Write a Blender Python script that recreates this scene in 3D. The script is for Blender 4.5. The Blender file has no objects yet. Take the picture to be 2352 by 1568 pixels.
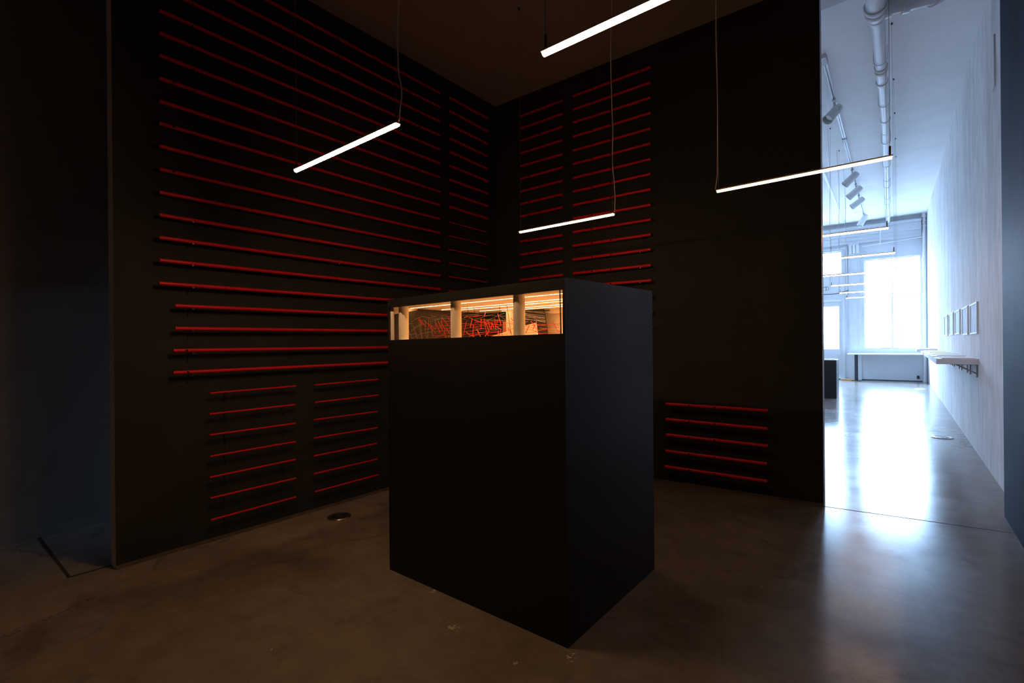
import bpy, bmesh, math, random
from mathutils import Vector, Matrix
PI = math.pi
scn = bpy.context.scene
COL = scn.collection

# ------------------------------------------------------------------ materials
def _mat(name):
    m = bpy.data.materials.new(name); m.use_nodes = True
    nt = m.node_tree; nt.nodes.clear()
    out = nt.nodes.new('ShaderNodeOutputMaterial')
    return m, nt, out

def pbr(name, col, rough=.5, metal=0., spec=.5, var=0., scale=6., stretch=(1,1,1), bump=0., bscale=40., rvar=0., coat=0.):
    m, nt, out = _mat(name)
    b = nt.nodes.new('ShaderNodeBsdfPrincipled')
    b.inputs['Metallic'].default_value = metal
    b.inputs['Roughness'].default_value = rough
    b.inputs['Specular IOR Level'].default_value = spec
    b.inputs['Coat Weight'].default_value = coat
    b.inputs['Base Color'].default_value = (*col, 1)
    tc = nt.nodes.new('ShaderNodeTexCoord')
    mp = nt.nodes.new('ShaderNodeMapping'); mp.inputs['Scale'].default_value = stretch
    nt.links.new(tc.outputs['Object'], mp.inputs['Vector'])
    if var or rvar:
        n = nt.nodes.new('ShaderNodeTexNoise'); n.inputs['Scale'].default_value = scale
        n.inputs['Detail'].default_value = 6; n.inputs['Roughness'].default_value = .6
        nt.links.new(mp.outputs[0], n.inputs['Vector'])
        if var:
            r = nt.nodes.new('ShaderNodeValToRGB')
            r.color_ramp.elements[0].position = .3; r.color_ramp.elements[1].position = .7
            r.color_ramp.elements[0].color = (*[c*(1-var) for c in col], 1)
            r.color_ramp.elements[1].color = (*[min(1, c*(1+var)) for c in col], 1)
            nt.links.new(n.outputs['Fac'], r.inputs['Fac']); nt.links.new(r.outputs[0], b.inputs['Base Color'])
        if rvar:
            q = nt.nodes.new('ShaderNodeMapRange')
            q.inputs['From Min'].default_value = .3; q.inputs['From Max'].default_value = .7
            q.inputs['To Min'].default_value = max(0, rough-rvar); q.inputs['To Max'].default_value = rough+rvar
            nt.links.new(n.outputs['Fac'], q.inputs['Value']); nt.links.new(q.outputs[0], b.inputs['Roughness'])
    if bump:
        n2 = nt.nodes.new('ShaderNodeTexNoise'); n2.inputs['Scale'].default_value = bscale
        n2.inputs['Detail'].default_value = 4
        nt.links.new(mp.outputs[0], n2.inputs['Vector'])
        bp = nt.nodes.new('ShaderNodeBump'); bp.inputs['Strength'].default_value = bump; bp.inputs['Distance'].default_value = .01
        nt.links.new(n2.outputs['Fac'], bp.inputs['Height']); nt.links.new(bp.outputs[0], b.inputs['Normal'])
    nt.links.new(b.outputs[0], out.inputs[0])
    return m

def emit(name, col, strength):
    m, nt, out = _mat(name)
    e = nt.nodes.new('ShaderNodeEmission'); e.inputs[0].default_value = (*col, 1); e.inputs[1].default_value = strength
    nt.links.new(e.outputs[0], out.inputs[0]); return m

def pane(name, tint=(1, 1, 1), gloss=.06):
    m, nt, out = _mat(name)
    t = nt.nodes.new('ShaderNodeBsdfTransparent'); t.inputs[0].default_value = (*tint, 1)
    g = nt.nodes.new('ShaderNodeBsdfGlossy'); g.inputs['Roughness'].default_value = .02
    x = nt.nodes.new('ShaderNodeMixShader'); x.inputs[0].default_value = gloss
    nt.links.new(t.outputs[0], x.inputs[1]); nt.links.new(g.outputs[0], x.inputs[2]); nt.links.new(x.outputs[0], out.inputs[0])
    return m

def concrete():
    m, nt, out = _mat('polished_concrete')
    L = nt.links.new; N = nt.nodes.new
    b = N('ShaderNodeBsdfPrincipled'); tc = N('ShaderNodeTexCoord')
    def noise(scale, detail=6, rough=.6, dist=0., vec=None):
        n = N('ShaderNodeTexNoise'); n.inputs['Scale'].default_value = scale; n.inputs['Detail'].default_value = detail
        n.inputs['Roughness'].default_value = rough; n.inputs['Distortion'].default_value = dist
        L(vec or tc.outputs['Object'], n.inputs['Vector']); return n.outputs['Fac']
    def ramp(fac, p0, c0, p1, c1):
        r = N('ShaderNodeValToRGB'); e = r.color_ramp.elements
        e[0].position = p0; e[1].position = p1; e[0].color = (*c0, 1); e[1].color = (*c1, 1); L(fac, r.inputs[0]); return r.outputs[0]
    def mix(fac, a, c, mode='MIX'):
        x = N('ShaderNodeMix'); x.data_type = 'RGBA'; x.blend_type = mode
        if isinstance(fac, float): x.inputs[0].default_value = fac
        else: L(fac, x.inputs[0])
        L(a, x.inputs[6]); 
        if isinstance(c, tuple): x.inputs[7].default_value = (*c, 1)
        else: L(c, x.inputs[7])
        return x.outputs[2]
    def ramp_lin(v, a, b_):
        q = N('ShaderNodeMapRange'); q.inputs['From Min'].default_value = a; q.inputs['From Max'].default_value = b_; L(v, q.inputs['Value']); return q.outputs[0]
    cloud = ramp(noise(.9, 7, .62, .6), .32, CONC_A, .68, CONC_B)
    fine = ramp(noise(7., 8, .7), .3, (.82, .82, .82), .7, (1.12, 1.12, 1.12))
    base = mix(1.0, cloud, fine, 'MULTIPLY')
    # paler band along the left black wall, with an uneven edge
    sx = N('ShaderNodeSeparateXYZ'); L(tc.outputs['Object'], sx.inputs[0])
    nz = N('ShaderNodeMath'); nz.operation = 'MULTIPLY_ADD'; L(noise(2.2, 6, .6), nz.inputs[0]); nz.inputs[1].default_value = .5; L(sx.outputs['X'], nz.inputs[2])
    band = ramp_lin(nz.outputs[0], -2.93, -2.80)
    base = mix(band, mix(1.0, base, (1.45, 1.45, 1.45), 'MULTIPLY'), base)
    smudge = ramp(noise(3.1, 5, .65, 1.2), .56, (0, 0, 0), .70, (.45, .45, .45))
    base = mix(smudge, base, (.085, .07, .058))
    dots = ramp(noise(55., 2, .5), .74, (0, 0, 0), .77, (.7, .7, .7))
    base = mix(dots, base, (.05, .042, .036))
    # cracks: edges of big warped cells, kept only in patches
    mp = N('ShaderNodeMapping'); mp.inputs['Location'].default_value = (.37, .61, 0); L(tc.outputs['Object'], mp.inputs[0])
    w = N('ShaderNodeTexNoise'); w.inputs['Scale'].default_value = 4.; w.inputs['Detail'].default_value = 8; w.inputs['Roughness'].default_value = .7; L(mp.outputs[0], w.inputs[0])
    va = N('ShaderNodeVectorMath'); va.operation = 'SCALE'; va.inputs['Scale'].default_value = .35; L(w.outputs['Color'], va.inputs[0])
    vb = N('ShaderNodeVectorMath'); vb.operation = 'ADD'; L(mp.outputs[0], vb.inputs[0]); L(va.outputs[0], vb.inputs[1])
    vo = N('ShaderNodeTexVoronoi'); vo.feature = 'DISTANCE_TO_EDGE'; vo.inputs['Scale'].default_value = .75; L(vb.outputs[0], vo.inputs['Vector'])
    line = ramp(vo.outputs['Distance'], .0015, (1, 1, 1), .004, (0, 0, 0))
    pm = N('ShaderNodeMath'); pm.operation = 'MULTIPLY'
    L(ramp_lin(sx.outputs['X'], -2.0, -2.35), pm.inputs[0]); L(ramp_lin(sx.outputs['Y'], .85, .55), pm.inputs[1]); patch = pm.outputs[0]
    crack = mix(1.0, line, patch, 'MULTIPLY')
    base = mix(crack, base, (.05, .045, .04))
    # pale scuffs and paint specks
    sp = N('ShaderNodeMapping'); sp.inputs['Scale'].default_value = (1, 2.6, 1); sp.inputs['Rotation'].default_value = (0, 0, .7); L(tc.outputs['Object'], sp.inputs[0])
    speck = ramp(noise(30., 4, .6, 0, sp.outputs[0]), .70, (0, 0, 0), .79, (.6, .6, .6))
    region = ramp(noise(1.7, 2), .5, (0, 0, 0), .6, (1, 1, 1))
    base = mix(mix(1.0, speck, region, 'MULTIPLY'), base, (.42, .39, .36))
    sc = N('ShaderNodeMapping'); sc.inputs['Scale'].default_value = (.6, 14, 1); sc.inputs['Rotation'].default_value = (0, 0, .55); L(tc.outputs['Object'], sc.inputs[0])
    scr = ramp(noise(3., 4, .5, .3, sc.outputs[0]), .72, (0, 0, 0), .77, (.22, .22, .22))
    base = mix(mix(1.0, scr, region, 'MULTIPLY'), base, (.36, .34, .32))
    # dried splashes of pale paint around the plinth
    grain = noise(38., 5, .7)
    for px, py, r in ((-1.57, 1.53, .085), (-1.05, 1.665, .075), (-1.87, 1.69, .05), (-1.20, 1.50, .03), (-2.05, .95, .03), (-.55, 2.75, .05)):
        dd = N('ShaderNodeVectorMath'); dd.operation = 'DISTANCE'; L(tc.outputs['Object'], dd.inputs[0]); dd.inputs[1].default_value = (px, py, 0)
        ds = N('ShaderNodeMath'); ds.operation = 'MULTIPLY_ADD'; L(dd.outputs['Value'], ds.inputs[0]); ds.inputs[1].default_value = .30/r; L(grain, ds.inputs[2])
        fl_ = ramp(ds.outputs[0], .49, (.75, .75, .75), .55, (0, 0, 0))
        base = mix(fl_, base, (.62, .56, .50))
    L(base, b.inputs['Base Color'])
    rr = N('ShaderNodeMapRange'); rr.inputs['From Min'].default_value = .3; rr.inputs['From Max'].default_value = .7
    rr.inputs['To Min'].default_value = .15; rr.inputs['To Max'].default_value = .21; L(noise(2.3, 7, .65, .4), rr.inputs[0])
    L(rr.outputs[0], b.inputs['Roughness'])
    b.inputs['Specular IOR Level'].default_value = FLOOR_SPEC
    bp = N('ShaderNodeBump'); bp.inputs['Strength'].default_value = .012; bp.inputs['Distance'].default_value = .01
    L(noise(9., 5), bp.inputs['Height']); L(bp.outputs[0], b.inputs['Normal'])
    L(b.outputs[0], out.inputs[0]); return m

def plaster(name, c0, c1):
    """plaster wall with dappled light painted in as vertically stretched tones, plus bump"""
    m, nt, out = _mat(name); L = nt.links.new; N = nt.nodes.new
    b = N('ShaderNodeBsdfPrincipled'); b.inputs['Roughness'].default_value = .8; b.inputs['Specular IOR Level'].default_value = .06
    tc = N('ShaderNodeTexCoord')
    def noise(scale, st, det=5):
        mp = N('ShaderNodeMapping'); mp.inputs['Scale'].default_value = st; L(tc.outputs['Object'], mp.inputs[0])
        n = N('ShaderNodeTexNoise'); n.inputs['Scale'].default_value = scale; n.inputs['Detail'].default_value = det; L(mp.outputs[0], n.inputs[0]); return n.outputs['Fac']
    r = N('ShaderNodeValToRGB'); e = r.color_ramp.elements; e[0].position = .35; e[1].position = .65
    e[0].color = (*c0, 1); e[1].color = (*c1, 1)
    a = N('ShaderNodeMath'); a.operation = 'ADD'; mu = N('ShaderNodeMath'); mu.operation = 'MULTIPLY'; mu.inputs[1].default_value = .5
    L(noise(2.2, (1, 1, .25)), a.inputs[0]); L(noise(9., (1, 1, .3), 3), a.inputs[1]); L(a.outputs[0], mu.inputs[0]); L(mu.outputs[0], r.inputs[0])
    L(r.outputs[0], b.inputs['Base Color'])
    bp = N('ShaderNodeBump'); bp.inputs['Strength'].default_value = .25; bp.inputs['Distance'].default_value = .02
    L(noise(5., (1, 1, .4), 6), bp.inputs['Height']); L(bp.outputs[0], b.inputs['Normal'])
    L(b.outputs[0], out.inputs[0]); return m

CONC_A, CONC_B = (.15, .125, .105), (.27, .235, .205)
FLOOR_SPEC = .15
WARM = (1., .57, .28)
M = {
 'floor': concrete(),
 'black': pbr('matte_black_paint', (.042, .043, .044), .75, spec=.08, var=.12, scale=3, bump=.04, bscale=120),
 'plinth': pbr('black_lacquered_board', (.013, .013, .014), .42, spec=.4, var=.1, scale=4, bump=.02, bscale=90),
 'edge': pbr('grey_primed_edge', (.75, .74, .73), .6, var=.06, scale=5),
 'grey': pbr('grey_wall_paint', (.31, .295, .285), .6, var=.06, scale=2, bump=.05, bscale=150),
 'ceil_dark': pbr('dim_ceiling_paint', (.55, .42, .37), .8, var=.06, scale=.8, spec=.2),
 'ceil': pbr('white_ceiling_paint', (.88, .88, .89), .8, var=.04, scale=1.5, bump=.12, bscale=3.),
 'plaster': plaster('dappled_light_plaster', (.66, .65, .655), (.92, .91, .91)),  # the two tones stand for dapples of light on the wall
 'navy': pbr('dark_blue_wall_paint', (.012, .025, .044), .66, spec=.07, var=.3, scale=3, stretch=(1, 1, .25), bump=.1, bscale=14.),
 'trimw': pbr('white_joinery_paint', (.52, .53, .55), .5, var=.04, scale=3),
 'base': pbr('raw_wall_foot', (.15, .125, .10), .7, var=.25, scale=9),
 'red': pbr('red_lacquer', (.95, .016, .036), .38, spec=.4, var=.10, scale=8),
 'hole': pbr('dark_bore', (.006, .004, .004), .8),
 'pin': pbr('dark_steel_pin', (.16, .15, .15), .35, metal=.9),
 'alu': pbr('bronzed_aluminium', (.62, .50, .40), .5, metal=.2),
 'wire': pbr('steel_wire', (.45, .42, .40), .4, metal=.8),
 'cord': pbr('pale_power_cord', (.85, .78, .72), .5),
 'clip': pbr('dark_bronze_clip', (.10, .075, .06), .4, metal=.6),
 'lamp_a': emit('warm_diffuser_a', WARM, 140.0),
 'lamp_b': emit('warm_diffuser_b', WARM, 45.0),
 'lamp_c': emit('warm_diffuser_c', WARM, 46.),
 'lamp_d': emit('warm_diffuser_d', WARM, 15.0),
 'lamp_e': emit('warm_diffuser_e', WARM, 36.),
 'strip': emit('warm_led_strip', (1., .54, .22), 42.),
 'cream': pbr('cream_card', (.90, .79, .64), .7, var=.04, scale=20),
 'modelblack': pbr('black_card', (.020, .017, .015), .7, var=.2, scale=20),
 'modelbrown': pbr('dark_brown_card', (.036, .026, .019), .7, var=.25, scale=14),
 'stick': pbr('vermilion_stick', (.72, .04, .025), .5),
 'thread': pbr('grey_thread', (.55, .50, .46), .6),
 'pipe': pbr('white_enamelled_pipe', (.70, .70, .72), .4, var=.06, scale=6, bump=.06, bscale=20),
 'rust': pbr('stained_pipe_joint', (.56, .52, .48), .55, var=.3, scale=12),
 'spot': pbr('grey_spotlight_body', (.62, .63, .64), .45),
 'lens': pbr('dark_spot_lens', (.05, .055, .06), .1, spec=.8),
 'reflector': pbr('spot_reflector', (.7, .7, .7), .2, metal=1.),
 'tracksilver': pbr('silver_track', (.74, .76, .80), .35, metal=.15),
 'darksteel': pbr('dark_steel', (.03, .033, .038), .45, metal=.3),
 'steel': pbr('brushed_steel', (.52, .50, .48), .3, metal=.95, var=.1, scale=30),
 'zinc': pbr('galvanised_bracket', (.33, .34, .36), .4, metal=.7),
 'glass': pane('window_glass'),
 'white': pbr('white_lacquer', (.84, .84, .84), .45, spec=.3),
 'print': pbr('pale_blue_grey_print', (.44, .50, .58), .6, var=.18, scale=9, spec=.15),
 'wood': pbr('orange_timber', (.42, .22, .11), .5, var=.3, scale=5, stretch=(1, 12, 12)),
 'facade': pbr('pale_facade_render', (.78, .78, .78), .8, var=.05, scale=.6),
 'facwin': pbr('facade_window_glass', (.045, .030, .020), .9, spec=.0),
 'pave': pbr('pavement', (.16, .16, .165), .85, var=.12, scale=1.2),
 'seam': pbr('dark_floor_seam', (.035, .03, .028), .8),
}

# ------------------------------------------------------------------ mesh builder
class MB:
    def __init__(s): s.bm = bmesh.new()
    def _tag(s, faces, mi):
        if mi:
            for f in faces: f.material_index = mi
    def box(s, lo, hi, mi=0):
        v = [s.bm.verts.new((x, y, z)) for z in (lo[2], hi[2]) for y in (lo[1], hi[1]) for x in (lo[0], hi[0])]
        fs = [s.bm.faces.new([v[i] for i in q]) for q in ((0, 2, 3, 1), (4, 5, 7, 6), (0, 1, 5, 4), (2, 6, 7, 3), (0, 4, 6, 2), (1, 3, 7, 5))]
        s._tag(fs, mi); return s
    def hexa(s, b, t, mi=0):
        """solid from 4 bottom points (ccw) and 4 top points"""
        vb = [s.bm.verts.new(p) for p in b]; vt = [s.bm.verts.new(p) for p in t]; n = len(vb)
        fs = [s.bm.faces.new(vb[::-1]), s.bm.faces.new(vt)]
        fs += [s.bm.faces.new((vb[i], vb[(i+1) % n], vt[(i+1) % n], vt[i])) for i in range(n)]
        s._tag(fs, mi); return s
    def quad(s, pts):
        s.bm.faces.new([s.bm.verts.new(p) for p in pts]); return s
    def tube(s, pts, r, n=12, caps=True, mi=0):
        pts = [Vector(p) for p in pts]; rs = r if isinstance(r, (list, tuple)) else [r]*len(pts)
        rings = []; ref = None
        for i, p in enumerate(pts):
            d = (pts[min(i+1, len(pts)-1)]-pts[max(i-1, 0)])
            d = d.normalized() if d.length > 1e-9 else Vector((0, 0, 1))
            if ref is None: ref = Vector((0, 0, 1)) if abs(d.z) < .9 else Vector((1, 0, 0))
            a = d.cross(ref).normalized(); c = a.cross(d).normalized(); ref = c
            rings.append([s.bm.verts.new(p+(a*math.cos(2*PI*k/n)+c*math.sin(2*PI*k/n))*rs[i]) for k in range(n)])
        fs = []
        for A, B in zip(rings, rings[1:]):
            for k in range(n):
                f = s.bm.faces.new((A[k], A[(k+1) % n], B[(k+1) % n], B[k])); f.smooth = True; fs.append(f)
        if caps:
            fs += [s.bm.faces.new(rings[0][::-1]), s.bm.faces.new(rings[-1])]
            for R in (rings[0], rings[-1]):
                for k in range(n):
                    e = s.bm.edges.get((R[k], R[(k+1) % n])); e.smooth = False
        s._tag(fs, mi); return s
    def lathe(s, prof, n=32, M4=None):
        """profile of (radius, height) turned about z"""
        M4 = M4 or Matrix()
        rings = [[s.bm.verts.new(M4 @ Vector((r*math.cos(2*PI*k/n), r*math.sin(2*PI*k/n), h))) for k in range(n)] for r, h in prof]
        for A, B in zip(rings, rings[1:]):
            for k in range(n):
                f = s.bm.faces.new((A[k], A[(k+1) % n], B[(k+1) % n], B[k])); f.smooth = False
        s.bm.faces.new(rings[0][::-1]); s.bm.faces.new(rings[-1]); return s
    def build(s, name, mats, origin=(0, 0, 0), parent=None, local=False):
        """vertices are in world coordinates (or in the parent's own with local=True)"""
        o = Vector(origin)
        if parent is not None and not local: o = Vector(parent.location)
        if local: o = Vector((0, 0, 0))
        bmesh.ops.translate(s.bm, verts=s.bm.verts, vec=-o)
        bmesh.ops.recalc_face_normals(s.bm, faces=s.bm.faces)
        me = bpy.data.meshes.new(name); s.bm.to_mesh(me); s.bm.free()
        for m in (mats if isinstance(mats, (list, tuple)) else [mats]): me.materials.append(m)
        ob = bpy.data.objects.new(name, me); COL.objects.link(ob)
        if parent is not None: ob.parent = parent
        else: ob.location = o
        return ob

def tag(o, label=None, cat=None, group=None, kind=None):
    if label: o['label'] = label
    if cat: o['category'] = cat
    if group: o['group'] = group
    if kind: o['kind'] = kind
    return o
def empty(name, loc, label, cat, group=None):
    o = bpy.data.objects.new(name, None); o.empty_display_size = .1; COL.objects.link(o); o.location = loc
    return tag(o, label, cat, group)
def struct(mb, name, mats, origin=(0, 0, 0)):
    return tag(mb.build(name, mats, origin), kind='structure')
def dup(root, loc):
    r = root.copy(); COL.objects.link(r); r.location = loc
    for ch in list(root.children):
        c = ch.copy(); COL.objects.link(c); c.parent = r
        for g in list(ch.children):
            d = g.copy(); COL.objects.link(d); d.parent = c
    return r
ORD = ['first', 'second', 'third', 'fourth', 'fifth', 'sixth', 'seventh', 'eighth', 'ninth', 'tenth', 'eleventh', 'twelfth',
       'thirteenth', 'fourteenth', 'fifteenth', 'sixteenth', 'seventeenth', 'eighteenth', 'nineteenth', 'twentieth']
def rank(i, n):
    if i == 0: return 'topmost'
    if i == n-1: return 'lowest'
    if i < (n+1)//2: return ORD[i]+' from the top'
    return ORD[n-1-i]+' from the bottom'
SKY = 100
RODS = {
 'long': [
  ((-3.4407, 0.9771, 3.6739, -3.4796, 3.2773, 3.7042), 0.0112, (0.075, 0.518, 0.879), ()),
  ((-3.4407, 0.9761, 3.5383, -3.4795, 3.2757, 3.5685), 0.0112, (0.075, 0.518, 0.879), ()),
  ((-3.4407, 0.9751, 3.4028, -3.4795, 3.274, 3.4286), 0.0112, (0.075, 0.518, 0.879), ()),
  ((-3.4407, 0.974, 3.2648, -3.4795, 3.2724, 3.2931), 0.0112, (0.075, 0.518, 0.879), ()),
  ((-3.4406, 0.9731, 3.1321, -3.4794, 3.2707, 3.1576), 0.0112, (0.075, 0.518, 0.879), ()),
  ((-3.4406, 0.9721, 2.9968, -3.4794, 3.2691, 3.0222), 0.0112, (0.075, 0.518, 0.879), ()),
  ((-3.4406, 0.9711, 2.8616, -3.4794, 3.2675, 2.8869), 0.0112, (0.075, 0.518, 0.879), (0.03,)),
  ((-3.4406, 0.97, 2.7239, -3.4794, 3.2658, 2.7474), 0.0112, (0.075, 0.518, 0.879), ()),
  ((-3.4406, 0.9691, 2.5915, -3.4793, 3.2642, 2.6164), 0.0112, (0.075, 0.518, 0.879), (0.03,)),
  ((-3.4406, 0.9681, 2.4565, -3.4793, 3.2626, 2.4813), 0.0112, (0.075, 0.518, 0.879), ()),
  ((-3.4405, 0.9671, 2.319, -3.4793, 3.261, 2.3463), 0.0112, (0.075, 0.518, 0.879), (0.03,)),
  ((-3.4405, 0.966, 2.1816, -3.4793, 3.2593, 2.2071), 0.0112, (0.075, 0.518, 0.879), ()),
  ((-3.4405, 0.9651, 2.0468, -3.4792, 3.2577, 2.0722), 0.0112, (0.075, 0.518, 0.879), ()),
  ((-3.4405, 0.9641, 1.9121, -3.4792, 3.256, 1.9332), 0.0112, (0.075, 0.518, 0.879), ()),
  ((-3.4405, 0.9631, 1.7775, -3.4792, 3.2545, 1.8027), 0.0112, (0.075, 0.518, 0.879), ()),
  ((-3.4404, 0.9599, 1.6402, -3.4791, 3.2528, 1.665), 0.0112, (0.076, 0.519, 0.879), ()),
  ((-3.4418, 1.0415, 1.5108, -3.4791, 3.2512, 1.53), 0.0112, (0.041, 0.501, 0.874), ()),
  ((-3.4418, 1.0404, 1.3734, -3.4791, 3.2496, 1.3927), 0.0112, (0.041, 0.501, 0.874), ()),
  ((-3.4416, 1.0303, 1.2389, -3.4791, 3.2478, 1.2491), 0.0112, (0.045, 0.503, 0.875), (0.031,)),
  ((-3.4416, 1.0293, 1.1047, -3.479, 3.2463, 1.1186), 0.0112, (0.045, 0.503, 0.875), (0.034,)),
 ],
 'cornerthick': [
  ((-3.4819, 3.417, 3.7132, -3.4916, 3.9888, 3.7181), 0.0135, (0.173, 0.8), ()),
  ((-3.4819, 3.4154, 3.583, -3.4915, 3.9868, 3.5757), 0.0135, (0.173, 0.8), ()),
  ((-3.4819, 3.4137, 3.4442, -3.4915, 3.985, 3.4405), 0.0135, (0.173, 0.8), ()),
  ((-3.4818, 3.412, 3.3098, -3.4915, 3.9832, 3.3054), 0.0135, (0.173, 0.8), ()),
  ((-3.4818, 3.4104, 3.1755, -3.4915, 3.9814, 3.1699), 0.0135, (0.173, 0.8), ()),
  ((-3.4818, 3.4087, 3.0369, -3.4914, 3.9796, 3.0354), 0.0135, (0.173, 0.8), ()),
  ((-3.4818, 3.407, 2.8984, -3.4914, 3.9778, 2.9029), 0.0135, (0.173, 0.8), ()),
  ((-3.4817, 3.4053, 2.7643, -3.4914, 3.976, 2.7657), 0.0135, (0.173, 0.8), ()),
  ((-3.4817, 3.4037, 2.6303, -3.4913, 3.9741, 2.6286), 0.0135, (0.173, 0.8), ()),
 ],
 'cornerthin': [
  ((-3.4814, 3.3837, 2.4777, -3.4911, 3.9576, 2.4795), 0.0062, (0.182, 0.802), ()),
  ((-3.4813, 3.382, 2.3399, -3.491, 3.9559, 2.3476), 0.0062, (0.182, 0.802), ()),
  ((-3.4813, 3.3803, 2.2043, -3.491, 3.9541, 2.211), 0.0062, (0.182, 0.802), ()),
  ((-3.4813, 3.3787, 2.0732, -3.491, 3.9522, 2.0745), 0.0062, (0.182, 0.802), ()),
  ((-3.4812, 3.3771, 1.9378, -3.4909, 3.9504, 1.9381), 0.0062, (0.182, 0.802), ()),
  ((-3.4812, 3.3754, 1.8003, -3.4909, 3.9486, 1.8017), 0.0062, (0.182, 0.802), ()),
 ],
 'lowleft': [
  ((-3.445, 1.229, 0.9645, -3.4546, 1.7973, 0.9701), 0.0062, (0.187, 0.852), ()),
  ((-3.4449, 1.2255, 0.8318, -3.4545, 1.7927, 0.8356), 0.0062, (0.191, 0.857), ()),
  ((-3.4449, 1.2244, 0.699, -3.4545, 1.7932, 0.6992), 0.0062, (0.191, 0.855), ()),
  ((-3.4449, 1.2259, 0.563, -3.4545, 1.7936, 0.5659), 0.0062, (0.187, 0.852), ()),
  ((-3.4449, 1.2248, 0.4302, -3.4545, 1.7924, 0.436), 0.0062, (0.187, 0.852), ()),
  ((-3.4449, 1.2263, 0.2969, -3.4545, 1.7932, 0.2995), 0.0062, (0.182, 0.848), ()),
  ((-3.4449, 1.2277, 0.1579, -3.4545, 1.7932, 0.1631), 0.0062, (0.178, 0.845), ()),
 ],
 'lowright': [
  ((-3.4571, 1.9474, 0.9677, -3.4668, 2.5221, 0.976), 0.0062, (0.182, 0.848), ()),
  ((-3.4571, 1.9497, 0.8362, -3.4669, 2.5251, 0.843), 0.0062, (0.176, 0.84), ()),
  ((-3.4569, 1.9379, 0.7064, -3.4666, 2.5125, 0.7042), 0.0062, (0.194, 0.859), ()),
  ((-3.4569, 1.9366, 0.5691, -3.4666, 2.5111, 0.5682), 0.0062, (0.194, 0.859), ()),
  ((-3.4569, 1.9353, 0.4351, -3.4666, 2.5075, 0.4364), 0.0062, (0.195, 0.863), ()),
  ((-3.4569, 1.9341, 0.3012, -3.4666, 2.5105, 0.3034), 0.0062, (0.193, 0.856), ()),
  ((-3.457, 1.9434, 0.1648, -3.4667, 2.5158, 0.1698), 0.0062, (0.176, 0.843), ()),
 ],
 'backnarrow': [
  ((-3.1717, 4.1616, 3.7084, -2.6618, 4.1962, 3.7266), 0.0125, (0.142, 0.877), (0.228, 0.481)),
  ((-3.1731, 4.1615, 3.578, -2.6631, 4.1961, 3.5921), 0.0125, (0.142, 0.877), (0.228, 0.481)),
  ((-3.1745, 4.1614, 3.4449, -2.6644, 4.196, 3.4629), 0.0125, (0.142, 0.877), (0.228, 0.481)),
  ((-3.1759, 4.1613, 3.3126, -2.6658, 4.1959, 3.3265), 0.0125, (0.142, 0.877), (0.228, 0.481)),
  ((-3.1773, 4.1612, 3.1752, -2.6672, 4.1958, 3.1858), 0.0125, (0.142, 0.877), (0.228, 0.481)),
  ((-3.1788, 4.1611, 3.0378, -2.6685, 4.1957, 3.0537), 0.0125, (0.142, 0.877), (0.228, 0.481)),
  ((-3.1802, 4.161, 2.9026, -2.6698, 4.1956, 2.9173), 0.0125, (0.142, 0.877), (0.228, 0.481)),
  ((-3.1816, 4.1609, 2.7692, -2.6711, 4.1955, 2.783), 0.0125, (0.142, 0.877), (0.228, 0.481)),
  ((-3.183, 4.1608, 2.6368, -2.6725, 4.1955, 2.6486), 0.0125, (0.142, 0.877), (0.228, 0.481)),
  ((-3.1914, 4.1602, 2.3687, -2.6753, 4.1953, 2.3666), 0.0125, (0.151, 0.878), (0.236, 0.486)),
  ((-3.1928, 4.1601, 2.2267, -2.6765, 4.1952, 2.2365), 0.0125, (0.151, 0.878), (0.236, 0.486)),
  ((-3.1943, 4.16, 2.0884, -2.6779, 4.1951, 2.102), 0.0125, (0.151, 0.878), (0.236, 0.486)),
  ((-3.1957, 4.1599, 1.9557, -2.6792, 4.195, 1.9653), 0.0125, (0.151, 0.878), (0.236, 0.486)),
 ],
 'backwide': [
  ((-2.5436, 4.2042, 3.7354, -1.7568, 4.2576, 3.7647), 0.0128, (0.143, 0.882), (0.265, 0.517)),
  ((-2.545, 4.2041, 3.601, -1.758, 4.2576, 3.627), 0.0128, (0.143, 0.882), (0.265, 0.517)),
  ((-2.5462, 4.204, 3.4709, -1.7592, 4.2575, 3.4892), 0.0128, (0.143, 0.882), (0.265, 0.517)),
  ((-2.5476, 4.2039, 3.3321, -1.7605, 4.2574, 3.3514), 0.0128, (0.143, 0.882), (0.265, 0.517)),
  ((-2.5489, 4.2038, 3.1932, -1.7617, 4.2573, 3.2095), 0.0128, (0.143, 0.882), (0.265, 0.517)),
  ((-2.5502, 4.2038, 3.0587, -1.7629, 4.2572, 3.0755), 0.0128, (0.143, 0.882), (0.265, 0.517)),
  ((-2.5516, 4.2037, 2.9197, -1.7642, 4.2571, 2.9336), 0.0128, (0.143, 0.882), (0.265, 0.517)),
  ((-2.5529, 4.2036, 2.7851, -1.7653, 4.2571, 2.7996), 0.0128, (0.143, 0.882), (0.265, 0.517)),
  ((-2.5542, 4.2035, 2.6504, -1.7666, 4.257, 2.6615), 0.0128, (0.143, 0.882), (0.265, 0.517)),
  ((-2.5555, 4.2034, 2.5157, -1.7678, 4.2569, 2.5195), 0.0128, (0.143, 0.882), (0.265, 0.517)),
  ((-2.5568, 4.2033, 2.3809, -1.769, 4.2568, 2.3853), 0.0128, (0.143, 0.882), (0.265, 0.517)),
  ((-2.5582, 4.2032, 2.2439, -1.7702, 4.2567, 2.2491), 0.0128, (0.143, 0.882), (0.265, 0.517)),
  ((-2.5595, 4.2031, 2.1069, -1.7714, 4.2566, 2.1144), 0.0128, (0.143, 0.882), (0.265, 0.517)),
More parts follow.
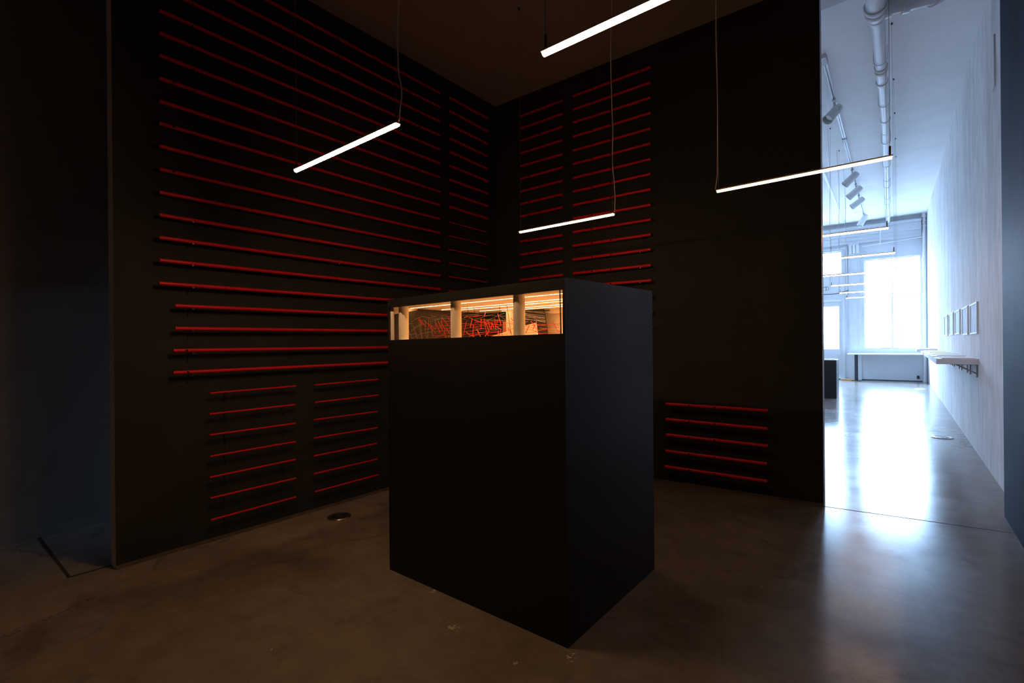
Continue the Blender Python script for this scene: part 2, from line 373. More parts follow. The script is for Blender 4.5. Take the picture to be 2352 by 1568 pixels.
  ((-2.5609, 4.203, 1.9677, -1.7727, 4.2566, 1.9706), 0.0128, (0.143, 0.882), (0.265, 0.517)),
  ((-2.5622, 4.2029, 1.8327, -1.7679, 4.2569, 1.8337), 0.0128, (0.142, 0.875), (0.263, 0.513)),
  ((-2.5635, 4.2029, 1.6978, -1.7619, 4.2573, 1.697), 0.0128, (0.141, 0.867), (0.261, 0.509)),
  ((-2.5649, 4.2028, 1.5584, -1.7631, 4.2572, 1.5549), 0.0128, (0.141, 0.867), (0.261, 0.509)),
  ((-2.5662, 4.2027, 1.419, -1.7644, 4.2571, 1.4127), 0.0128, (0.141, 0.867), (0.261, 0.509)),
 ],
 'backlow': [
  ((-1.6457, 4.2652, 0.7195, -0.8354, 4.3202, 0.714), 0.0138, (0.095, 0.88), (0.251, 0.507)),
  ((-1.6489, 4.265, 0.5823, -0.8396, 4.3199, 0.5693), 0.0138, (0.097, 0.884), (0.254, 0.51)),
  ((-1.6462, 4.2651, 0.4444, -0.8376, 4.32, 0.432), 0.0138, (0.092, 0.88), (0.249, 0.505)),
  ((-1.6532, 4.2647, 0.2996, -0.8449, 4.3196, 0.2884), 0.0138, (0.1, 0.887), (0.257, 0.513)),
  ((-1.6599, 4.2642, 0.1585, -0.846, 4.3195, 0.149), 0.0138, (0.106, 0.888), (0.262, 0.516)),
 ],
}
STICKS = [(-2.2104, 1.8943, 1.4097, -2.1751, 1.8943, 1.3751), (-2.2233, 1.91, 1.418, -2.1632, 1.91, 1.3645), (-2.2151, 1.9467, 1.3997, -2.1201, 1.9467, 1.351), (-2.2166, 1.9766, 1.3788, -2.153, 1.9766, 1.3285), (-2.2095, 2.0292, 1.3936, -2.1709, 2.0292, 1.3309), (-2.2172, 2.0548, 1.4072, -2.2001, 2.077, 1.3485), (-2.1364, 2.0011, 1.401, -2.143, 2.0465, 1.3464), (-2.077, 1.9568, 1.4172, -2.0466, 1.9773, 1.3673), (-2.1378, 2.0543, 1.4323, -2.0987, 2.0614, 1.3845), (-2.0734, 1.9851, 1.3588, -2.009, 1.95, 1.3225), (-2.2225, 2.1102, 1.346, -2.2048, 2.1102, 1.3051), (-2.0079, 2.0284, 1.3899, -2.0148, 2.0514, 1.3288), (-2.086, 2.1691, 1.4023, -2.145, 2.2, 1.3112), (-1.8505, 1.9713, 1.4047, -1.8463, 1.95, 1.3546), (-1.8615, 1.9925, 1.3685, -1.911, 2.0378, 1.3076), (-1.9012, 1.9746, 1.3295, -1.8643, 1.9651, 1.3127), (-2.0702, 2.1895, 1.321, -2.045, 2.1935, 1.3092), (-1.9575, 2.123, 1.3478, -1.9206, 2.1008, 1.3274), (-1.8285, 2.059, 1.446, -1.789, 2.0021, 1.4126), (-1.8895, 2.0874, 1.4086, -1.8864, 2.0797, 1.3472), (-1.8381, 2.0551, 1.404, -1.8081, 2.0347, 1.344), (-1.7794, 2.0012, 1.379, -1.7653, 2.0155, 1.3264), (-1.782, 2.0249, 1.3891, -1.7399, 1.9969, 1.3402), (-1.826, 2.1053, 1.3817, -1.831, 2.1088, 1.3451), (-1.7175, 1.9836, 1.374, -1.706, 1.9853, 1.3435), (-1.7088, 1.9961, 1.3965, -1.7328, 2.0304, 1.3407), (-1.8315, 2.1635, 1.4043, -1.8376, 2.1628, 1.3718), (-1.8279, 2.1616, 1.4378, -1.76, 2.1112, 1.3654), (-1.9157, 2.0763, 1.3479, -1.8381, 2.0241, 1.3027), (-1.8047, 2.057, 1.3363, -1.7915, 2.0086, 1.3029), (-1.7611, 1.9818, 1.3393, -1.7537, 1.9934, 1.3054), (-1.6905, 2.0065, 1.3334, -1.6582, 1.9593, 1.3054), (-1.6747, 2.0051, 1.3363, -1.6715, 1.9871, 1.3049), (-1.7578, 2.0669, 1.3572, -1.6935, 2.0312, 1.3385), (-1.7109, 2.1101, 1.3522, -1.6859, 2.1081, 1.3168), (-1.6596, 2.0763, 1.3986, -1.6176, 2.0627, 1.3661), (-1.6231, 2.1484, 1.4056, -1.638, 2.158, 1.3673), (-1.4752, 1.9906, 1.3517, -1.5134, 2.0147, 1.3192), (-1.646, 2.1911, 1.3264, -1.6637, 2.1911, 1.3187), (-1.5968, 2.1724, 1.3847, -1.5399, 2.1534, 1.3368), (-1.5008, 2.0918, 1.3794, -1.5207, 2.0831, 1.3326), (-1.4913, 2.0592, 1.327, -1.4831, 2.0924, 1.3121), (-1.3905, 2.0839, 1.3706, -1.4064, 2.1384, 1.335), (-1.372, 2.0861, 1.3329, -1.3159, 2.0359, 1.3117), (-1.687, 2.0416, 1.3792, -1.7119, 2.0837, 1.3332)]
THIN_STICKS = [(-2.2185, 1.9428, 1.3525, -2.0509, 1.9428, 1.3595), (-2.2084, 1.9918, 1.3728, -2.0752, 1.9918, 1.3698), (-2.2101, 2.0025, 1.3167, -2.1146, 2.0025, 1.3135), (-2.1866, 1.994, 1.299, -2.0684, 1.9588, 1.3192), (-2.14, 1.968, 1.3377, -1.9969, 1.9609, 1.3409), (-2.0794, 1.9605, 1.3939, -1.9938, 1.9553, 1.3928), (-2.2066, 2.0972, 1.3768, -2.1388, 2.0972, 1.3796), (-2.2119, 2.1267, 1.3904, -2.1474, 2.1267, 1.3919), (-2.0439, 1.9584, 1.3526, -1.9817, 1.9655, 1.3533), (-2.1619, 2.0407, 1.326, -2.0612, 2.0306, 1.3308), (-2.1746, 2.0492, 1.3202, -2.1039, 2.0724, 1.3092), (-2.2148, 2.1042, 1.3065, -2.1012, 2.063, 1.3139), (-2.0771, 2.1406, 1.427, -1.9866, 2.1743, 1.4318), (-1.9553, 2.0572, 1.4148, -1.8495, 2.0239, 1.3861), (-2.0479, 2.0858, 1.3859, -2.0042, 2.1382, 1.3811), (-2.2073, 2.2516, 1.3783, -2.0578, 2.2516, 1.3888), (-2.2056, 2.246, 1.365, -2.0529, 2.246, 1.3682), (-2.0417, 2.0823, 1.3348, -1.8588, 2.0334, 1.3409), (-2.1364, 2.1787, 1.3235, -1.9981, 2.1856, 1.3305), (-1.9799, 2.0765, 1.3069, -1.8683, 2.0436, 1.3206), (-2.1286, 2.2885, 1.4369, -2.0481, 2.2941, 1.4454), (-2.1307, 2.2904, 1.4118, -2.0226, 2.3, 1.387), (-2.0414, 2.1942, 1.3935, -1.9026, 2.1601, 1.396), (-2.1324, 2.2917, 1.3746, -1.9733, 2.2324, 1.3808), (-1.897, 2.0385, 1.3466, -1.8107, 2.0307, 1.3487), (-2.0468, 2.2228, 1.4036, -1.8227, 2.1865, 1.372), (-2.0249, 2.252, 1.3986, -1.8841, 2.3, 1.3962), (-1.802, 2.0073, 1.3663, -1.6541, 2.019, 1.3639), (-1.8178, 1.9531, 1.321, -1.6486, 1.95, 1.3247), (-1.8294, 1.9655, 1.3089, -1.6845, 2.0203, 1.329), (-1.856, 2.1027, 1.3229, -1.761, 2.1565, 1.3358), (-1.9576, 2.2252, 1.3144, -1.8403, 2.2692, 1.3213), (-1.526, 2.0106, 1.3679, -1.4598, 1.9596, 1.3723), (-1.736, 2.1603, 1.3896, -1.6628, 2.1204, 1.3717), (-1.8077, 2.2067, 1.3866, -1.7219, 2.1957, 1.3712), (-1.6247, 2.1348, 1.3593, -1.5726, 2.1873, 1.3453), (-1.6218, 2.1326, 1.3455, -1.4996, 2.0856, 1.3255), (-1.5226, 2.0054, 1.3139, -1.4459, 2.0108, 1.3207), (-1.618, 2.1335, 1.3614, -1.48, 2.1501, 1.3617), (-1.5273, 2.0905, 1.3561, -1.3572, 2.1085, 1.3617), (-1.4644, 2.0889, 1.3399, -1.3546, 2.1038, 1.3211), (-1.5952, 2.2186, 1.3315, -1.4179, 2.1801, 1.3472), (-1.4966, 2.0815, 1.3297, -1.4332, 2.0818, 1.3388), (-1.5023, 2.1903, 1.3625, -1.391, 2.1608, 1.3568), (-1.5198, 2.1442, 1.3136, -1.3903, 2.1592, 1.3208), (-1.8483, 2.2634, 1.3425, -1.7717, 2.247, 1.3512), (-1.9878, 2.1731, 1.3796, -1.8495, 2.1361, 1.3835), (-1.8778, 2.1242, 1.36, -1.7391, 2.0861, 1.3617)]
THREADS = [(-2.2757, 1.7844, 1.3872, -2.2316, 1.7844, 1.3902), (-2.2718, 1.7813, 1.3869, -2.2327, 1.7813, 1.2926), (-2.2042, 1.8177, 1.381, -2.1436, 1.8177, 1.4065), (-2.2091, 1.8732, 1.4113, -2.152, 1.8732, 1.423), (-2.2051, 1.9194, 1.4272, -2.1449, 1.9194, 1.4175), (-2.2095, 1.8161, 1.3788, -2.1614, 1.8161, 1.3806), (-2.2196, 1.8483, 1.3718, -2.1999, 1.8483, 1.3676), (-2.2091, 1.856, 1.3681, -2.1761, 1.856, 1.2944), (-2.2035, 1.9828, 1.4017, -2.1624, 1.9828, 1.4062), (-2.2067, 1.9858, 1.4019, -2.1883, 1.9858, 1.3002), (-2.2247, 2.04, 1.4107, -2.2217, 2.04, 1.3559), (-2.2111, 1.9769, 1.4201, -2.1521, 1.9769, 1.4273), (-2.2226, 2.0055, 1.4513, -2.2228, 2.0055, 1.4365), (-2.209, 1.9931, 1.4354, -2.1697, 1.9931, 1.4287), (-2.224, 2.092, 1.4403, -2.1806, 2.092, 1.4396), (-2.2163, 2.0849, 1.4396, -2.2154, 2.0849, 1.3667), (-2.2205, 2.0, 1.4165, -2.0358, 2.0, 1.4113), (-2.2072, 2.0846, 1.4241, -2.1217, 2.0846, 1.4353), (-2.2104, 1.8403, 1.3442, -2.178, 1.8403, 1.3621), (-2.2107, 1.868, 1.3637, -2.1607, 1.868, 1.3786), (-2.2243, 1.8518, 1.3377, -2.1881, 1.8518, 1.3568), (-2.2145, 1.8741, 1.3581, -2.1643, 1.8741, 1.3742), (-2.2124, 1.9004, 1.3957, -2.1904, 1.9004, 1.2949), (-2.2164, 1.9163, 1.3939, -2.2015, 1.9163, 1.2952), (-2.2165, 1.9227, 1.4038, -2.1807, 1.9227, 1.4024), (-2.2163, 1.9542, 1.4049, -2.2157, 1.9542, 1.3126), (-2.2062, 1.9458, 1.3123, -2.1921, 1.9458, 1.2976), (-2.2173, 1.8223, 1.3535, -2.1823, 1.8223, 1.2943), (-2.2226, 1.853, 1.2999, -2.1406, 1.853, 1.3241), (-2.2218, 1.9233, 1.3269, -2.1224, 1.9233, 1.3364), (-2.2801, 1.7871, 1.3098, -2.0983, 1.7871, 1.3222), (-2.1981, 1.9653, 1.4191, -2.2122, 1.9653, 1.3029), (-2.144, 2.025, 1.4192, -2.2083, 2.025, 1.4095), (-2.213, 2.1522, 1.3836, -2.2213, 2.1522, 1.3045), (-2.2076, 2.2493, 1.462, -2.1427, 2.2493, 1.4691), (-2.1695, 2.2102, 1.4429, -2.0099, 2.2, 1.4451), (-2.2081, 2.2531, 1.4281, -2.147, 2.2531, 1.4126), (-2.2067, 2.259, 1.423, -2.1558, 2.259, 1.4495), (-2.2214, 2.3278, 1.4556, -2.126, 2.327, 1.4485), (-1.9202, 2.4071, 1.4641, -1.6515, 2.387, 1.425), (-1.8229, 2.3985, 1.4601, -1.5603, 2.3436, 1.4418), (-1.7579, 2.3129, 1.4477, -1.6083, 2.3243, 1.4047), (-1.7965, 2.3636, 1.4469, -1.6259, 2.3538, 1.3968), (-1.7772, 2.3402, 1.4399, -1.6268, 2.355, 1.3847), (-1.8768, 2.3526, 1.4452, -1.6474, 2.3809, 1.4159), (-1.8846, 2.3622, 1.4331, -1.6383, 2.3716, 1.3881), (-1.897, 2.3774, 1.4213, -1.6716, 2.42, 1.3985), (-1.8211, 2.3984, 1.4677, -1.655, 2.388, 1.4412), (-2.2188, 2.3852, 1.4268, -2.0221, 2.3852, 1.4615), (-2.0456, 2.3065, 1.409, -1.917, 2.3328, 1.4539), (-2.2101, 2.3763, 1.4565, -1.9462, 2.3763, 1.4364), (-2.0014, 2.3851, 1.4446, -1.9576, 2.39, 1.4164), (-2.1534, 2.315, 1.427, -1.9412, 2.3699, 1.4098), (-2.1846, 2.3484, 1.4186, -1.8147, 2.3144, 1.4004), (-2.2201, 2.3861, 1.3853, -2.0456, 2.42, 1.3751), (-2.1687, 2.3307, 1.3686, -1.9603, 2.3512, 1.3577), (-2.2073, 2.3719, 1.3542, -2.0132, 2.398, 1.3575), (-2.2073, 2.4125, 1.341, -2.0245, 2.3947, 1.3524), (-1.8591, 2.3304, 1.451, -1.7609, 2.3187, 1.4382), (-1.9071, 2.3896, 1.3831, -1.8951, 2.4165, 1.3756), (-1.7838, 2.3487, 1.423, -1.6658, 2.4075, 1.4153), (-1.788, 2.3541, 1.4133, -1.6157, 2.3389, 1.3887), (-1.7084, 2.3852, 1.3762, -1.6074, 2.3351, 1.3641), (-1.6638, 2.3478, 1.354, -1.6328, 2.3803, 1.3489)]
POSTS = [(-1.9211, 2.0038, 1.4862, -1.9385, 2.0374, 1.3782), (-1.9238, 2.0219, 1.3773, -1.9404, 2.0487, 1.3153), (-1.9131, 2.0489, 1.4698, -1.9018, 2.05, 1.4332), (-1.7157, 2.0437, 1.4737, -1.7185, 2.05, 1.4354), (-1.6655, 2.0435, 1.4808, -1.6373, 2.0472, 1.3082), (-1.6745, 2.0116, 1.3219, -1.6606, 2.0, 1.3054)]
SLAB = [(-1.982, 2.28, 1.311), (-1.798, 2.28, 1.35), (-1.729, 2.28, 1.368), (-1.699, 2.28, 1.372), (-1.646, 2.28, 1.381), (-1.634, 2.28, 1.314)]

# ------------------------------------------------------------------ the setting
CZ = 1.25
def ceil_z(x, y): return 3.9412+.0305*(x+3.551)+.02115*(y-4.245)        # low dark ceiling
def hall_z(y): return 4.5+.0602*(y-6.5)                                  # high white ceiling of the front gallery
XL, XR, XD, YN, YE, YF = -4.51, .66, .57, -2.6, 4.84, 20.2
XT = XR+.3

struct(MB().box((XL-.3, YN-.3, -.2), (XT, YF+.02, 0)), 'floor', M['floor'])
a, b, c, d = (XL-.2, YN-.2), (XT, YN-.2), (XT, YE), (XL-.2, YE)
struct(MB().hexa([(*p, ceil_z(*p)) for p in (a, b, c, d)], [(*p, 4.9) for p in (a, b, c, d)]), 'ceiling', M['ceil_dark'])
y0, y1 = YE+.002, YF+.3
struct(MB().hexa([(XL-.2, y0, hall_z(y0)), (XT, y0, hall_z(y0)), (XT, y1, hall_z(y1)), (XL-.2, y1, hall_z(y1))],
                 [(XL-.2, y0, 6.2), (XT, y0, 6.2), (XT, y1, 6.2), (XL-.2, y1, 6.2)]), 'ceiling', M['ceil'])
struct(MB().box((XL-.2, YN, 0), (XL, 4.30, 6)), 'wall_left', M['grey'])
struct(MB().box((XL-.2, 4.30, 0), (XL, YF, 6)), 'wall_left_front', M['ceil'])
# end of the passage behind the left black wall: low doorway to the gallery
mb = MB(); mb.box((XL, 4.20, 2.06), (-3.65, 4.30, 4.0)); mb.box((XL, 4.20, 0), (-4.40, 4.30, 2.06)); mb.box((-3.74, 4.20, 0), (-3.65, 4.30, 2.06))
struct(mb, 'wall_passage', M['trimw'])
struct(MB().box((XL, -1.5, 0), (XL+.012, 4.19, .055)), 'baseboard_left', M['grey'])
struct(MB().box((XL, YN-.2, 0), (XT, YN, 4.4)), 'wall_rear', M['grey'])
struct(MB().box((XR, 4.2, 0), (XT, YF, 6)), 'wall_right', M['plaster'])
struct(MB().box((XD, YN, 0), (XR, 4.93, 4.35)), 'wall_right_front', M['navy'])

# the two black partition walls that make the corner (front faces black, cut ends grey)
A0, CO, BE = (-3.492, .757), (-3.55, 4.191), (-.472, 4.40)
def wall_prism(name, pts, end_edge):
    mb = MB(); n = len(pts)
    vb = [mb.bm.verts.new((p[0], p[1], 0.0)) for p in pts]; vt = [mb.bm.verts.new((p[0], p[1], ceil_z(*p)+.01)) for p in pts]
    mb.bm.faces.new(vb[::-1]); mb.bm.faces.new(vt)
    for i in range(n):
        f = mb.bm.faces.new((vb[i], vb[(i+1) % n], vt[(i+1) % n], vt[i]))
        if i in end_edge: f.material_index = 1
    return struct(mb, name, [M['black'], M['edge']])
wall_prism('wall_corner_left', [A0, CO, (CO[0]-.1, CO[1]), (A0[0]-.1, A0[1])], (3,))
wall_prism('wall_corner_back', [CO, BE, (BE[0], BE[1]+.1), (CO[0]-.1, CO[1]+.1), (CO[0]-.1, CO[1])], (1, 2))
nA = Vector((A0[1]-CO[1], CO[0]-A0[0], 0)).normalized(); nA *= (1 if nA.x > 0 else -1)
nB = Vector((BE[1]-CO[1], CO[0]-BE[0], 0)).normalized(); nB *= (1 if nB.y < 0 else -1)
def strip(p, q, n, h, t):
    p, q = Vector((*p, 0)), Vector((*q, 0))
    return MB().hexa([p, q, q+n*t, p+n*t], [v+Vector((0, 0, h)) for v in (p, q, q+n*t, p+n*t)])
struct(strip(A0, (CO[0]+.006, CO[1]), nA, .022, .006), 'baseboard_corner_left', M['base'])
struct(strip((CO[0]+.006, CO[1]), BE, nB, .022, .006), 'baseboard_corner_back', M['base'])
# fascia closing the step between the two ceilings
p = [(XL, 4.53), (XR, 4.53), (XR, YE), (XL, YE)]
struct(MB().hexa([(*q, ceil_z(*q)-.004) for q in p], [(*q, 4.395) for q in p]), 'trim_1', M['trimw'])
# saw-cut joint in the floor running on from the black wall, and the seam of the filled strip in the passage
struct(strip((-.468, 4.402), (XD, 4.52), Vector((0, 1, 0)), .0012, .007), 'trim_2', M['seam'])
struct(strip((-3.50, 4.155), (-.47, 4.362), nB, .0012, .006), 'trim_9', M['seam'])
mb = MB(); mb.box((XL, .565, 0), (-3.575, .58, .0012)); mb.box((-3.59, .58, 0), (-3.575, .757, .0012))
struct(mb, 'trim_3', M['seam'])

# ------------------------------------------------------------------ far shop front
def holed_wall(name, x0, x1, z0, z1, y0, y1, holes, mat):
    xs = sorted({x0, x1, *[h[0] for h in holes], *[h[1] for h in holes]}); zs = sorted({z0, z1, *[h[2] for h in holes], *[h[3] for h in holes]})
    mb = MB()
    for i in range(len(xs)-1):
        col = None
        for k in range(len(zs)-1):
            cx, cz = (xs[i]+xs[i+1])/2, (zs[k]+zs[k+1])/2
            if any(h[0] < cx < h[1] and h[2] < cz < h[3] for h in holes):
                if col: mb.box((xs[i], y0, col[0]), (xs[i+1], y1, col[1])); col = None
            else: col = (col[0], zs[k+1]) if col else (zs[k], zs[k+1])
        if col: mb.box((xs[i], y0, col[0]), (xs[i+1], y1, col[1]))
    return struct(mb, name, mat)
W1 = (-.955, .517, 1.045, 4.03); W2 = (-4.28, -2.80, 1.045, 4.03); TR = (-2.22, -1.58, 3.63, 4.42); DR = (-2.31, -1.50, 0, 2.80)
holed_wall('wall_far', XL, XR, 0, 6, YF, YF+.28, [W1, W2, TR, DR], M['trimw'])
def window(n, w, label, mull=None, bar=None):
    x0, x1, z0, z1 = w
    e = empty('window_%d' % n, ((x0+x1)/2, YF+.12, z0), label, 'window'); e['kind'] = 'structure'
    mb = MB(); t = .028
    mb.box((x0, YF+.08, z0), (x0+t, YF+.15, z1)).box((x1-t, YF+.08, z0), (x1, YF+.15, z1)).box((x0+t, YF+.08, z0), (x1-t, YF+.15, z0+t)).box((x0+t, YF+.08, z1-t), (x1-t, YF+.15, z1))
    mb.build('window_frame', M['trimw'], parent=e)
    if bar: MB().box((x0+t, YF+.09, bar-.014), (x1-t, YF+.14, bar+.014)).build('transom_bar', M['trimw'], parent=e)
    if mull: MB().box((mull-.013, YF+.09, z0+t), (mull+.013, YF+.14, z1-t)).build('mullion', M['trimw'], parent=e)
    MB().box((x0+t, YF+.108, z0+t), (x1-t, YF+.114, z1-t)).build('pane', M['glass'], parent=e)
    MB().box((x0-.02, YF-.04, z0-.035), (x1+.02, YF+.08, z0)).build('sill', M['trimw'], parent=e)
window(1, W1, 'tall bright shop window at the far right of the white gallery', -.218, 2.80)
window(2, W2, 'tall unseen shop window added for daylight left of the far door, behind the black wall', -3.54, 2.80)  # out of sight: assumed from the symmetric front, added for its daylight
window(3, TR, 'small bright transom window above the far shop door')
# door
e = empty('door_1', (-1.905, YF+.1, 0), 'white panelled shop door with a tall glass pane', 'door'); e['kind'] = 'structure'
mb = MB(); mb.box((-2.31, YF-.02, 0), (-2.225, YF+.2, 2.8)).box((-1.585, YF-.02, 0), (-1.50, YF+.2, 2.8)).box((-2.225, YF-.02, 2.715), (-1.585, YF+.2, 2.8))
mb.build('door_frame', M['trimw'], parent=e)
mb = MB(); gx0, gx1, gz0, gz1 = -2.13, -1.678, 1.046, 2.515
mb.box((-2.222, YF+.04, .008), (gx0, YF+.09, 2.71)).box((gx1, YF+.04, .008), (-1.588, YF+.09, 2.71)).box((gx0, YF+.04, .008), (gx1, YF+.09, gz0)).box((gx0, YF+.04, gz1), (gx1, YF+.09, 2.71))
mb.build('door_leaf', M['trimw'], parent=e)
MB().box((gx0, YF+.06, gz0), (gx1, YF+.066, gz1)).build('glass_pane', M['glass'], parent=e)
mb = MB()
for x0, x1, z0, z1 in ((-2.10, -1.70, .82, .85), (-2.10, -1.70, .15, .18), (-2.10, -2.07, .18, .82), (-1.73, -1.70, .18, .82)): mb.box((x0, YF+.028, z0), (x1, YF+.04, z1))
mb.build('panel_moulding', M['trimw'], parent=e)
for z in (.35, 1.3, 2.45): MB().tube([(-1.586, YF+.03, z-.06), (-1.586, YF+.03, z+.06)], .009, 8).build('hinge', M['zinc'], parent=e)
# joinery around it
def frame_trim(n, x0, x1, z0, z1, w, d):
    mb = MB(); mb.box((x0-w, YF-d, z0), (x0, YF, z1+w)).box((x1, YF-d, z0), (x1+w, YF, z1+w)).box((x0, YF-d, z1), (x1, YF, z1+w))
    struct(mb, 'trim_%d' % n, M['trimw'])
frame_trim(4, -2.36, -1.47, 2.86, 4.47, .05, .05)
mb = MB(); mb.box((XL, YF-.17, 4.83), (.52, YF, 5.06)).box((XL, YF-.10, 4.70), (.52, YF, 4.83)).box((XL, YF-.075, 4.60), (.52, YF, 4.70)).box((XL, YF-.24, 5.06), (.52, YF, 5.14))
struct(mb, 'trim_5', M['trimw'])
# pilaster with sunk panels and a grooved corbel
mb = MB(); px0, px1 = -1.405, -1.045
mb.box((px0, YF-.03, 0), (px1, YF, 4.26))
for z0, z1 in ((.95, 1.93), (2.06, 2.95), (3.05, 4.1)):
    mb.box((px0+.04, YF-.045, z0), (px0+.075, YF-.03, z1)).box((px1-.075, YF-.045, z0), (px1-.04, YF-.03, z1)).box((px0+.075, YF-.045, z0), (px1-.075, YF-.03, z0+.03)).box((px0+.075, YF-.045, z1-.03), (px1-.075, YF-.03, z1))
struct(mb, 'trim_6', M['trimw'])
mb = MB()
for k in range(3):
    x = -1.36+k*.095
    mb.hexa([(x, YF-.09, 4.28), (x+.08, YF-.09, 4.28), (x+.08, YF, 4.28), (x, YF, 4.28)], [(x, YF-.2, 4.53), (x+.08, YF-.2, 4.53), (x+.08, YF, 4.53), (x, YF, 4.53)])
mb.box((-1.38, YF-.22, 4.53), (-1.08, YF, 4.60)); mb.box((-1.38, YF-.05, 4.26), (-1.08, YF, 4.55))
struct(mb, 'trim_7', M['trimw'])
struct(MB().box((XL, YF-.012, 0), (.52, YF, .028)), 'baseboard_far', M['seam'])
struct(MB().box((-1.60, YF-.62, 0), (-1.13, YF-.38, .05)), 'trim_8', M['wood'])
# world outside
struct(MB().box((-40, YF+.3, -.35), (40, 75, -.15)), 'ground', M['pave'])
e = empty('building', (0, 50, -.15), 'pale building across the street, faint through the bright shop window', 'building')
MB().box((-14, 48, -.15), (14, 54, 6.0)).build('facade_wall', M['facade'], parent=e)
for k in range(9): MB().box((-11.2+k*2.5, 47.95, .8), (-10.1+k*2.5, 48.01, 4.9)).build('facade_window', M['facwin'], parent=e)

# ------------------------------------------------------------------ red rods hung on the black corner walls
def rod(key, i, n, spec, wall_n, label, group):
    P, Q = Vector(spec[0][:3]), Vector(spec[0][3:]); r = spec[1]; c = (P+Q)/2; d = (Q-P)
    e = MB().tube([P, Q], r, 16).build('red_rod', M['red'], origin=c)
    tag(e, label, 'rod', group)
    off = .055
    for t in spec[2]:                                   # slim steel pins it rests on
        p = P+d*t; z = p.z-r-.0035
        back = Vector((p.x, p.y, z))-wall_n*(off-.001); front = Vector((p.x, p.y, z))+wall_n*(r+.006)
        mb = MB().tube([back, front], .0035, 8); mb.tube([front-wall_n*.0005, front+wall_n*.003], .0055, 8)
        mb.build('support_pin', M['pin'], parent=e)
    for t in spec[3]:                                   # holes drilled through the tube
        p = P+d*t
        MB().tube([p+wall_n*(r*.75), p+wall_n*(r+.0006)], r*.62, 12).build('bore_hole', M['hole'], parent=e)
    return e
TXT = {
 'long': ('A', '{} of the very long red rods on the left black wall', 'long red rods on the left wall'),
 'cornerthick': ('A', '{} of the thick short red rods left of the room corner', 'short thick red rods beside the corner'),
 'cornerthin': ('A', '{} of the thin short red rods left of the room corner', 'short thin red rods beside the corner'),
 'lowleft': ('A', '{} of the thin red rods low on the left wall, outer column', 'thin red rods, outer lower column'),
 'lowright': ('A', '{} of the thin red rods low on the left wall, plinth side', 'thin red rods, lower column next to the plinth'),
 'backnarrow': ('B', "{} of the red rods in the back wall's narrow corner column", 'red rods, narrow column on the back wall'),
 'backwide': ('B', "{} of the red rods in the back wall's wide column", 'red rods, wide column on the back wall'),
 'backlow': ('B', '{} of five low red rods right of the plinth', 'red rods in the low group right of the plinth'),
}
for key, L in RODS.items():
    w, lab, grp = TXT[key]
    for i, s in enumerate(L): rod(key, i, len(L), s, nA if w == 'A' else nB, lab.format(rank(i, len(L))), grp)

# ------------------------------------------------------------------ hanging lamps
LZ, LL = 2.16, .83
def lamp(x0, y, side, label, wig, mat):
    """one slim bar along x from x0, two wires to the ceiling and a cord on one end ('L' or 'R')"""
    x1 = x0+LL; e = empty('pendant_lamp', ((x0+x1)/2, y, LZ), label, 'lamp', 'slim hanging bar lamps')
    top = (lambda x: ceil_z(x, y)) if y < YE else (lambda x: hall_z(y))
    w = .0115
    mb = MB(); mb.box((x0, y-w, LZ+.002), (x1, y+w, LZ+.0095)); mb.build('housing', M['alu'], parent=e)
    n = 9; mb = MB(); prof = [(w*math.cos(PI+PI*k/(n-1)), w*math.sin(PI+PI*k/(n-1))) for k in range(n)]
    A = [mb.bm.verts.new((x0+.004, y+p[0], LZ+.002+p[1])) for p in prof]; B = [mb.bm.verts.new((x1-.004, y+p[0], LZ+.002+p[1])) for p in prof]
    for k in range(n-1): mb.bm.faces.new((A[k], A[k+1], B[k+1], B[k]))
    mb.bm.faces.new(A[::-1]); mb.bm.faces.new(B); mb.bm.faces.new((A[0], B[0], B[-1], A[-1]))
    mb.build('diffuser', M[mat], parent=e)
    for x in (x0+.012, x1-.012):
        mb = MB().tube([(x, y, LZ+.012), (x, y, top(x))], .0011, 6); mb.build('suspension_wire', M['wire'], parent=e)
        MB().tube([(x, y, LZ+.012), (x, y, LZ+.055)], .0042, 8).build('wire_gripper', M['clip'], parent=e)
        MB().tube([(x, y, top(x)-.02), (x, y, top(x)+.002)], .008, 12).build('ceiling_cup', M['clip'], parent=e)
    xe = x0 if side == 'L' else x1; s = -1 if side == 'L' else 1; xw = xe-s*.012
    h = top(xw)-LZ
    pts = [(xe-s*.004, y, LZ+.008), (xe+s*.006, y, LZ+.014)]
    raw = [(0.0, .004)]+wig+[(1.0, .02)]
    N_ = 40                                              # smooth interpolation of the hanging cord
    for k in range(1, N_+1):
        t = k/N_
        for (ta, oa), (tb, ob) in zip(raw, raw[1:]):
            if ta <= t <= tb:
                u = (t-ta)/(tb-ta); u = u*u*(3-2*u); off = oa+(ob-oa)*u; break
        pts.append((xw+s*(.012+off)*1.0, y+.004*math.sin(9*t), LZ+.016+(h-.016)*t))
    MB().tube(pts, .003, 8).build('power_cord', M['cord'], parent=e)
    return e
lamp(-2.43, 1.274, 'R', 'glowing bar lamp hanging in front of the long red rods, left of the plinth', [(.06, .022), (.12, -.002), (.2, -.006), (.33, .012), (.5, .022), (.75, .012)], 'lamp_a')
lamp(-.87, 1.257, 'L', 'hanging bar lamp cut by the top edge of the photo, nearest the viewer', [(.05, -.006), (.15, -.012), (.3, -.004), (.6, .01)], 'lamp_b')
lamp(-2.384, 3.10, 'R', 'hanging bar lamp above the plinth, in front of the room corner', [(.05, .008), (.1, .002), (.2, -.012), (.32, -.004), (.45, -.01), (.6, -.014), (.8, -.006)], 'lamp_c')
lamp(-.855, 3.04, 'L', 'hanging bar lamp crossing the edge between black wall and bright gallery', [(.05, -.006), (.3, -.010), (.5, -.006), (.8, -.010)], 'lamp_d')
